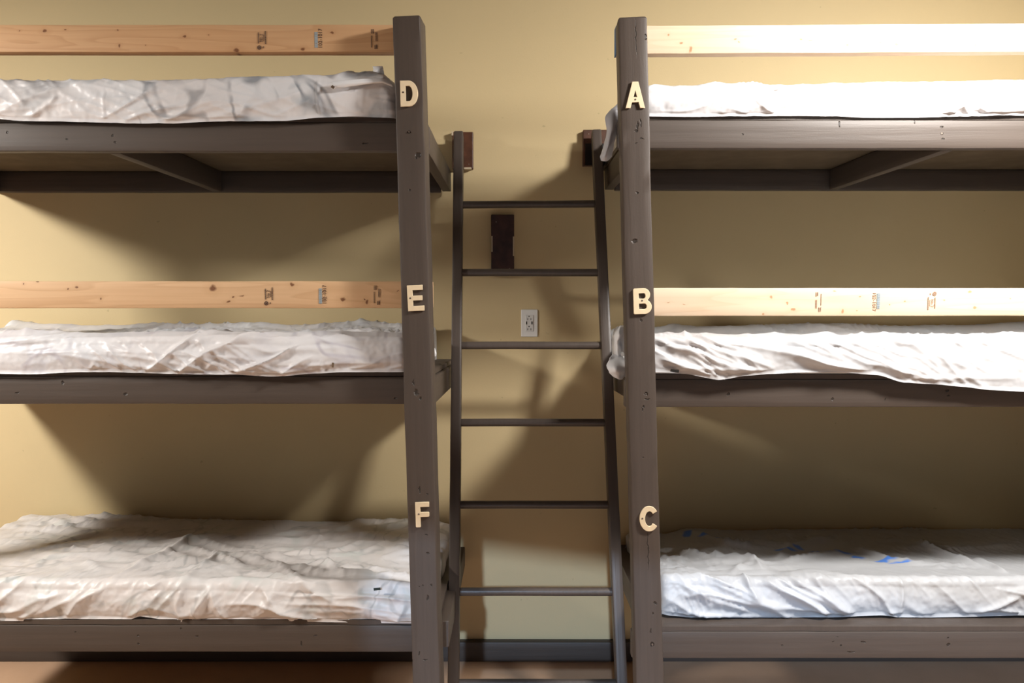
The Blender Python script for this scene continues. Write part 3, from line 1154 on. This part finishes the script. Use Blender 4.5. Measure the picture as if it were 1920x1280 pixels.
TF = (yfF, hemF, topF, WY - .02, backF)
fF = [([fx(*p, yfF, hemF) for p in pl], a, w) for pl, a, w in [
    ([(10, 1150), (80, 1120), (130, 1110)], .008, .012), ([(70, 1148), (140, 1120), (165, 1100)], .008, .010), ([(127, 1160), (150, 1125), (200, 1098)], .011, .010),
    ([(240, 1158), (280, 1135), (310, 1100)], .008, .012), ([(345, 1160), (335, 1130), (345, 1098)], .009, .009), ([(362, 1152), (385, 1120), (400, 1095)], .009, .008),
    ([(430, 1158), (410, 1135), (398, 1105)], .011, .009), ([(470, 1160), (500, 1140), (520, 1100)], .006, .010), ([(560, 1163), (520, 1135), (490, 1100)], .009, .010),
    ([(760, 1160), (700, 1140), (640, 1125)], .006, .010), ([(620, 1120), (690, 1116), (760, 1120)], .007, .006), ([(30, 1160), (60, 1148)], .005, .006)]]
fF += [([ft(*p, *TF) for p in pl], a, w) for pl, a, w in [
    ([(200, 1085), (290, 1040), (350, 1010), (430, 1002)], .013, .014), ([(350, 1080), (400, 1035), (420, 1045), (450, 1065)], .014, .012), ([(340, 1088), (346, 1075)], .008, .012),
    ([(430, 1035), (500, 1055), (560, 1088)], .012, .012), ([(440, 1030), (540, 1050), (640, 1062)], .010, .010), ([(600, 1048), (640, 1080), (700, 1082)], .012, .012),
    ([(560, 1045), (640, 1060), (740, 1068)], .008, .009), ([(500, 998), (620, 990), (760, 982)], .010, .014), ([(420, 1012), (560, 1008), (700, 1000)], .008, .012),
    ([(700, 1085), (750, 1078), (770, 1090)], .012, .012), ([(150, 1050), (180, 1070)], .007, .010), ([(0, 1020), (150, 1025), (300, 1012)], .006, .014), ([(60, 1040), (250, 1034)], .006, .012)]]
mattress('F', 'bottom left mattress in rumpled pinkish white plastic, beside letter F', -2.19, -.268, yfF, WY - .02, hemF, topF, backF, film_f, core_f, fF, field_f, seed=21.0, sag=.014, crinkle=.0020, fold_k=(1.25, 1.35))
# A
hemA = [(1200, 219), (1300, 220), (1420, 219), (1500, 218), (1560, 219), (1640, 222), (1920, 218), (2400, 218)]
topA = [(1200, 163), (1260, 161), (1350, 158), (1500, 159), (1600, 156), (1780, 154), (1880, 149), (1960, 150), (2400, 152)]
yfA = .090
mattress('A', 'top right mattress in bright white plastic, beside letter A', .412, 2.30, yfA, WY - .02, hemA, topA, None, film_a, core_w, [], field_soft, seed=31.0, flare=.002)
# B
hemB = [(1200, 696), (1236, 697), (1280, 700), (1345, 711), (1400, 703), (1440, 700), (1500, 697), (1570, 697), (1640, 702), (1690, 716), (1740, 719), (1800, 724), (1850, 730), (1920, 733), (2300, 735)]
topB = [(1200, 629), (1236, 630), (1300, 632), (1500, 634), (1700, 633), (1850, 632), (1920, 628), (2300, 628)]
backB = [(1200, 621), (1236, 620), (1260, 615), (1300, 618), (1450, 616), (1570, 613), (1680, 618), (1800, 616), (1920, 609), (2200, 612)]
yfB = .070
fB = [([fx(*p, yfB, hemB) for p in pl], a, w) for pl, a, w in [
    ([(1240, 635), (1330, 650), (1450, 690)], .012, .011), ([(1240, 650), (1320, 665), (1420, 698)], .011, .009), ([(1330, 634), (1480, 665), (1600, 695)], .012, .012),
    ([(1440, 650), (1540, 680), (1640, 700)], .010, .010), ([(1520, 645), (1620, 680), (1720, 700)], .010, .014), ([(1700, 638), (1760, 670), (1820, 690)], .007, .014),
    ([(1238, 672), (1300, 690), (1345, 708)], .011, .008), ([(1245, 690), (1340, 690), (1450, 694)], .008, .007), ([(1700, 708), (1800, 706), (1915, 706)], .005, .008),
    ([(1870, 650), (1900, 665), (1930, 675)], .006, .010), ([(1236, 640), (1262, 655), (1300, 664)], .009, .006), ([(1560, 640), (1600, 660)], .006, .010)]]
mattress('B', 'middle right mattress in loose white plastic sagging over the board, beside letter B', .430, 2.30, yfB, WY - .02, hemB, topB, backB, film_b, core_w, fB, field_b,
         lip=.014, backlift=.022, seed=41.0, sag=.030, flare=.014)
# C
hemC = [(1200, 1150), (1243, 1150), (1330, 1157), (1420, 1160), (1490, 1161), (1550, 1154), (1650, 1150), (1690, 1155), (1800, 1153), (1920, 1150), (2300, 1150)]
topC = [(1200, 1082), (1260, 1078), (1400, 1082), (1600, 1080), (1800, 1082), (1920, 1080), (2300, 1080)]
backC = [(1200, 1003), (1250, 1001), (1290, 991), (1400, 995), (1560, 993), (1720, 993), (1920, 992), (2200, 993)]
yfC = .175
TC = (yfC, hemC, topC, WY - .02, backC)
fC = [([fx(*p, yfC, hemC) for p in pl], a, w) for pl, a, w in [
    ([(1270, 1090), (1330, 1120), (1420, 1145)], .010, .012), ([(1330, 1090), (1400, 1120), (1470, 1140)], .009, .012), ([(1395, 1070), (1405, 1100), (1420, 1125)], .012, .010),
    ([(1430, 1085), (1500, 1120), (1560, 1150)], .012, .010), ([(1480, 1080), (1530, 1110), (1600, 1148)], .012, .011), ([(1530, 1110), (1560, 1130), (1600, 1145)], .008, .007),
    ([(1690, 1085), (1688, 1110), (1680, 1145)], .009, .008), ([(1820, 1145), (1870, 1130), (1910, 1115)], .009, .008), ([(1250, 1145), (1330, 1148), (1450, 1152)], .008, .008),
    ([(1620, 1090), (1640, 1110), (1660, 1125)], .006, .008), ([(1255, 1120), (1290, 1140), (1340, 1150)], .008, .008), ([(1660, 1148), (1690, 1140)], .008, .008)]]
fC += [([ft(*p, *TC) for p in pl], a, w) for pl, a, w in [
    ([(1250, 1022), (1330, 1040), (1420, 1048), (1440, 1075)], .016, .014), ([(1290, 992), (1360, 1015), (1430, 1022)], .016, .014), ([(1460, 1045), (1500, 1020), (1600, 1000)], .014, .016),
    ([(1470, 1050), (1540, 1036), (1600, 1030)], .014, .012), ([(1600, 1020), (1680, 1045), (1740, 1052)], .014, .014), ([(1720, 1010), (1780, 1035), (1860, 1060)], .016, .016),
    ([(1480, 1000), (1490, 1025)], .008, .012), ([(1840, 1045), (1880, 1060), (1905, 1075)], .012, .012), ([(1780, 1030), (1850, 1022), (1920, 1015)], .010, .014), ([(1380, 1075), (1420, 1050)], .010, .012)]]
sky_glints = []  # blue sky reflections painted into the colour of cover C
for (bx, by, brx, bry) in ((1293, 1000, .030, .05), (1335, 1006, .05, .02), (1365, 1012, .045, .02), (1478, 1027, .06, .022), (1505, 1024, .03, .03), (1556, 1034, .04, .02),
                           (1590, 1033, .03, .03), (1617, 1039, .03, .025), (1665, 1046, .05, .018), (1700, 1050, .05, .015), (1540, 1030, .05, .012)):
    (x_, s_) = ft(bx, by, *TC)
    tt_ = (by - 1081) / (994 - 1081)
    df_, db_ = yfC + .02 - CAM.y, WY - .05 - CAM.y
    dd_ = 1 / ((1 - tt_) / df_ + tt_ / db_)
    sky_glints.append((x_, dd_ + CAM.y, brx, bry))
film_c = mat_film('cover_film_c', .0, (.50, .515, .54), blue=sky_glints, seed=15)
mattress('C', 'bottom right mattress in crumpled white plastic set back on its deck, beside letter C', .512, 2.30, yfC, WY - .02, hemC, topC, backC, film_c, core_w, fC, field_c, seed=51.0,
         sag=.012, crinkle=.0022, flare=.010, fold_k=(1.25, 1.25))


def sheet(name, rows, mat, parent, thick=.0012, label=None, amp=.004, seed=0.0, sub=5):
    """a crumpled sheet through rows of world points"""
    nr, nc = len(rows), len(rows[0])

    def cr(p0, p1, p2, p3, t):
        return .5 * ((2 * p1) + (p2 - p0) * t + (2 * p0 - 5 * p1 + 4 * p2 - p3) * t * t + (3 * p1 - p0 - 3 * p2 + p3) * t ** 3)

    def resample(pts):
        out = []
        for i in range(len(pts) - 1):
            p0, p1, p2, p3 = pts[max(0, i - 1)], pts[i], pts[i + 1], pts[min(len(pts) - 1, i + 2)]
            for k in range(sub):
                out.append(cr(p0, p1, p2, p3, k / sub))
        out.append(pts[-1].copy())
        return out
    rr = [resample(r) for r in rows]
    colsr = [resample([r[j] for r in rr]) for j in range(len(rr[0]))]
    bm = bmesh.new()
    g = []
    for j, c in enumerate(colsr):
        line = []
        for i, p in enumerate(c):
            n = Vector((noise.noise(p * 40 + Vector((seed, 0, 0))), noise.noise(p * 40 + Vector((0, seed, 9))), noise.noise(p * 40 + Vector((4, 0, seed)))))
            n2 = Vector((noise.noise(p * 90), noise.noise(p * 90 + Vector((5, 5, 5))), 0))
            line.append(bm.verts.new(p + n * amp + n2 * amp * .4))
        g.append(line)
    for a, b in zip(g, g[1:]):
        for i in range(len(a) - 1):
            bm.faces.new((a[i], b[i], b[i + 1], a[i + 1]))
    bmesh.ops.recalc_face_normals(bm, faces=bm.faces)
    fs = bmesh.ops.solidify(bm, geom=bm.faces[:], thickness=thick)
    return mesh_obj(name, bm, mat, parent, None, True, label)


mats = {o['label'].rsplit(' ', 1)[1]: o for o in bpy.data.objects if o.get('category') == 'mattress'}
film_flap = mat_film('cover_flap_film', .0, (.82, .83, .85), seed=22)
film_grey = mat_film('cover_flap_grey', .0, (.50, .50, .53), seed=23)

# loose end of cover A hanging past its end board
sheet('cover_flap', [
    [at(1172, 183, .20), at(1179, 183, .20), at(1187, 185, .23)],
    [at(1150, 201, .16), at(1162, 198, .155), at(1179, 200, .18)],
    [at(1135, 219, .145), at(1150, 214, .135), at(1173, 218, .165)],
    [at(1137, 246, .135), at(1149, 237, .115), at(1168, 228, .155)],
    [at(1131, 274, .130), at(1143, 266, .105), at(1159, 246, .155)],
    [at(1125, 292, .130), at(1138, 289, .105), at(1152, 268, .155)],
    [at(1126, 301, .140), at(1137, 302, .120), at(1148, 294, .155)]],
    film_grey, mats['A'], amp=.0025, seed=2, label='grey loose end of the plastic cover')
# bunched end of cover B
sheet('cover_flap', [
    [at(1190, 640, .30), at(1186, 628, .30), at(1184, 622, .30), at(1184, 622, .36)],
    [at(1160, 616, .25), at(1166, 612, .20), at(1174, 614, .17), at(1184, 620, .20)],
    [at(1149, 628, .22), at(1160, 622, .13), at(1170, 618, .15), at(1182, 630, .13)],
    [at(1147, 648, .20), at(1158, 645, .14), at(1166, 640, .17), at(1180, 655, .12)],
    [at(1150, 664, .18), at(1161, 668, .15), at(1168, 660, .17), at(1180, 672, .13)]],
    film_flap, mats['B'], amp=.007, seed=3, label='bunched upper end of the plastic cover')
sheet('cover_flap', [
    [at(1182, 660, .22), at(1176, 664, .19), at(1166, 668, .16), at(1150, 662, .16)],
    [at(1186, 676, .18), at(1174, 680, .12), at(1160, 672, .15), at(1143, 672, .14)],
    [at(1188, 690, .17), at(1174, 694, .13), at(1156, 690, .10), at(1137, 686, .13)],
    [at(1188, 700, .17), at(1176, 702, .15), at(1158, 702, .11), at(1142, 700, .13)],
    [at(1186, 704, .18), at(1174, 706, .17), at(1163, 712, .13), at(1152, 708, .14)]],
    film_flap, mats['B'], amp=.005, seed=5, label='bunched lower end of the plastic cover')
# tape like fold at the right end of cover D
sheet('cover_flap', [
    [at(620, 154, .050), at(650, 150, .046), at(690, 147, .046), at(718, 147, .050), at(734, 152, .062)],
    [at(622, 160, .044), at(650, 157, .041), at(690, 154, .041), at(718, 153, .044), at(736, 158, .058)],
    [at(624, 167, .048), at(652, 163, .045), at(690, 158, .045), at(718, 156, .048), at(737, 163, .062)]],
    film_flap, mats['D'], amp=.0012, seed=7, label='taped white fold of the cover')
sheet('cover_flap', [
    [at(698, 125, .12), at(707, 123.5, .10), at(717, 124, .10)],
    [at(699, 132, .11), at(709, 131, .09), at(719, 131, .095)],
    [at(694, 142, .12), at(708, 141, .10), at(722, 142, .11)]],
    film_flap, mats['D'], amp=.002, seed=8, label='white plastic corner sticking up')
# small corner of cover E past the post
sheet('cover_flap', [
    [at(806, 652, .22), at(811, 650, .24), at(816, 653, .26)],
    [at(806, 660, .22), at(812, 660, .22), at(818.5, 662, .25)],
    [at(806, 669, .22), at(812, 669, .23), at(818, 668, .26)]],
    film_flap, mats['E'], amp=.0015, seed=9, label='white corner of the cover')
# dark marks on the covers
def tab(owner, px, py, Y, w, h, mat, rot=0.0, name='label_tag'):
    k = (Y - CAM.y) / F
    bm = bmesh.new()
    bm_box(bm, (-w * k / 2, -.0006, -h * k / 2), (w * k / 2, .0006, h * k / 2), .0003)
    mesh_obj(name, bm, mat, owner, Matrix.Translation(at(px, py, Y)) @ Matrix.Rotation(rot, 4, 'Y'), False, 'small dark tag')
tab(mats['B'], 1265, 695, .044, 16, 5, M_SLOT, R(8))
tab(mats['F'], 707, 1104, .085, 13, 5, mat_simple('dark_green_tag', (.02, .035, .03), .5), R(-5))
tab(mats['E'], 624, 684, .062, 4, 9, mat_simple('brown_tag', (.16, .11, .07), .6), R(5))
tab(mats['D'], 624, 163, .040, 6, 5, mat_simple('brown_tag_2', (.10, .065, .04), .6), R(35))

# ------------------------------------------------------------------ ladder
YT, YBOT = .872, .452            # depth of the rung axis at the highest and lowest full rung in view
p_t = at(990, 383, YT)
p_b = at(1004, 1109, YBOT)
ldir = Vector((0, YT - YBOT, p_t.z - p_b.z)).normalized()


def on_ladder(z):
    return YBOT + (z - p_b.z) / (p_t.z - p_b.z) * (YT - YBOT)


def ladder_pt(px, py, off=0.0):
    """pixel -> point on the ladder's mid plane"""
    y = .6
    for _ in range(12):
        y = on_ladder(at(px, py, y).z)
    return at(px, py, y)


lad = empty('ladder', (.08, on_ladder(0), 0), 'dark brown wooden ladder leaning on the wall between the two bunks', 'ladder')
RW, RD = .040, .060
lt, lb = ladder_pt(868, 383), ladder_pt(862, 1109)
rt, rb = ladder_pt(1115, 383), ladder_pt(1147, 1109)


def rail_pts(a, b, side, ztop):
    d = (a - b) / (a.z - b.z)
    off = Vector((side * RW / 2, 0, 0))
    return b - d * (b.z - .012) + off, b + d * (ztop - b.z) + off


ltop, rtop = at(860, 254, .99).z, at(1122, 251, .99).z
l0, l1 = rail_pts(lt, lb, -1, ltop)
r0, r1 = rail_pts(rt, rb, 1, rtop)
beam('side_rail', l0, l1, RW, RD, M_LADDER, lad, cham=.004, seg=40, seed=3)
beam('side_rail', r0, r1, RW, RD, M_LADDER, lad, cham=.004, seg=40, seed=6)
for py in (383, 511, 647.5, 792, 946, 1109, 1281):
    pl, pr = ladder_pt(866, py + (1 if py < 500 else 0)), ladder_pt(1130, py - (1 if py < 500 else 0))

    def on_rail(p0, p1, z, inward):
        t = (z - p0.z) / (p1.z - p0.z)
        return p0 + (p1 - p0) * t + Vector((inward * (RW / 2 - .004), 0, 0))
    a, b = on_rail(l0, l1, pl.z, 1), on_rail(r0, r1, pr.z, -1)
    tube('rung', [a, a.lerp(b, .35) + Vector((0, 0, .0008)), a.lerp(b, .7), b], .0155, M_LADDER, lad, 22)

# ------------------------------------------------------------------ blocks on the wall and the outlet
def wall_block(box, label, mat, thick=.035, chips=(), low=None):
    x0, y0, x1, y1 = box
    a, b = at(x0, y1, WY - thick), at(x1, y0, WY - thick)
    root = empty('wall_block', ((a.x + b.x) / 2, WY, a.z), label, 'wood block', 'wooden blocks screwed to the wall')
    bm = bmesh.new()
    bm_box(bm, (a.x, WY - thick, a.z), (b.x, WY - .0005, b.z), .003)
    body = mesh_obj('block', bm, mat, root)
    for (c0, c1, c2, c3) in chips:
        ca, cb = at(c0, c3, WY - thick), at(c2, c1, WY - thick)
        bm = bmesh.new()
        bm_box(bm, (ca.x, WY - thick - .001, ca.z), (cb.x, WY - .004, cb.z), .0015)
        mesh_obj('chipped_edge', bm, M_PLASTER, root, None, False, 'pale chipped edge')
    if low:  # dark plate that paints a shadow over the lower block face
        ca, cb = at(low[0], low[3], WY - thick), at(low[2], low[1], WY - thick)
        bm = bmesh.new()
        bm_box(bm, (ca.x, WY - thick - .004, ca.z), (cb.x, WY - thick + .004, cb.z), .001)
        mesh_obj('shadow_face', bm, M_BLOCK_SHADOW, root, None, False, 'painted shadow on the lower face')
    for (sx, sy) in ((.22, .12), (.8, .88)):
        bm = bmesh.new()
        p = Vector((a.x + (b.x - a.x) * sx, WY - thick - .0003, b.z - (b.z - a.z) * sy))
        bmesh.ops.create_cone(bm, cap_ends=True, segments=10, radius1=.003, radius2=.0026, depth=.0012)
        mesh_obj('nail', bm, M_SCREW, root, Matrix.Translation(p) @ Matrix.Rotation(PI / 2, 4, 'X'))
    return root


wall_block((848, 247, 887, 316), 'brown block on the wall at the top of the left ladder rail', M_REDWOOD, chips=[(846.5, 246, 850, 254), (870, 313.5, 884, 317)])
wall_block((1093, 243, 1141, 310), 'brown block with painted shadow on its lower face at the top of the right ladder rail', M_REDWOOD, low=(1097, 269, 1135, 310))
wall_block((921, 402, 964, 517), 'dark upright block on the wall behind the second rung, with chipped edges', M_DARKWOOD, thick=.030,
           chips=[(921.3, 442, 923.6, 472), (961.5, 443, 964.2, 480)])

# outlet
oa, ob = at(977, 631, WY), at(1008, 580, WY)
oc = (oa + ob) / 2
ow, oh = ob.x - oa.x, ob.z - oa.z
out = empty('wall_outlet', (oc.x, WY, oc.z), 'white wall outlet with charging sockets behind the ladder', 'outlet')
bm = bmesh.new()
bm_box(bm, (oa.x, WY - .006, oa.z), (ob.x, WY - .0003, ob.z), .002)
mesh_obj('cover_plate', bm, M_WHITE, out)
bm = bmesh.new()
bm_box(bm, (oc.x - ow * .24, WY - .009, oc.z - oh * .30), (oc.x + ow * .24, WY - .0055, oc.z + oh * .30), .0012)
mesh_obj('receptacle', bm, mat_simple('outlet_face', (.70, .69, .66), .4), out)


def slot(x, z, w, h, round_=False, name='slot'):
    bm = bmesh.new()
    cx, cz = oc.x + x * ow, oc.z + z * oh
    if round_:
        bmesh.ops.create_cone(bm, cap_ends=True, segments=14, radius1=w * ow, radius2=w * ow, depth=.001)
        mesh_obj(name, bm, M_SLOT, out, Matrix.Translation((cx, WY - .0093, cz)) @ Matrix.Rotation(PI / 2, 4, 'X'))
    else:
        bm_box(bm, (cx - w * ow / 2, WY - .0098, cz - h * oh / 2), (cx + w * ow / 2, WY - .0085, cz + h * oh / 2))
        mesh_obj(name, bm, M_SLOT, out)


for zz in (.25, -.12):
    slot(-.02, zz, .035, 0, True, 'ground_hole')
    slot(-.10, zz - .105, .035, .07)
    slot(.09, zz - .105, .035, .07)
slot(-.165, .008, .07, .11, name='charging_port')
slot(.155, .008, .07, .11, name='charging_port')

# ------------------------------------------------------------------ light
def area(name, loc, target, size, energy, col, size_y=None, spread=PI):
    l = bpy.data.lights.new(name, 'AREA')
    l.energy = energy
    l.color = col
    l.shape = 'RECTANGLE'
    l.size = size
    l.size_y = size_y or size
    l.spread = spread
    o = bpy.data.objects.new(name, l)
    o.location = loc
    o.rotation_euler = (Vector(target) - Vector(loc)).to_track_quat('-Z', 'Y').to_euler()
    COL.objects.link(o)
    return o


WARM = (1.0, .95, .885)
area('lamp_left', (-3.15, -.92, 2.53), (-2.8, -.3, .9), .34, 108, WARM)
area('lamp_right', (1.75, -.92, 2.94), (1.4, -.28, .9), .34, 116, (1.0, .955, .90))
area('window_daylight', (XR + .05, (WIN[0] + WIN[1]) / 2, (WIN[2] + WIN[3]) / 2), (0, .2, .9), .6, 3, (.74, .86, 1.0), .55)

sun = bpy.data.lights.new('daylight_through_doorway', 'SUN')
sun.energy = 1.85
sun.angle = math.radians(1.2)
sun.color = (.57, .75, 1.0)
so = bpy.data.objects.new('daylight_through_doorway', sun)
so.rotation_euler = (PI / 2 - math.radians(20), 0, -math.radians(6))
so.location = (1, -7, 4)
COL.objects.link(so)

w = bpy.data.worlds.new('world')
w.use_nodes = True
w.node_tree.nodes['Background'].inputs[0].default_value = (.75, .85, 1, 1)
w.node_tree.nodes['Background'].inputs[1].default_value = .3
scene.world = w

vs = scene.view_settings
vs.view_transform = 'Standard'
vs.look = 'None'
vs.exposure = 0.0
vs.gamma = 1.0
vs.use_curve_mapping = False
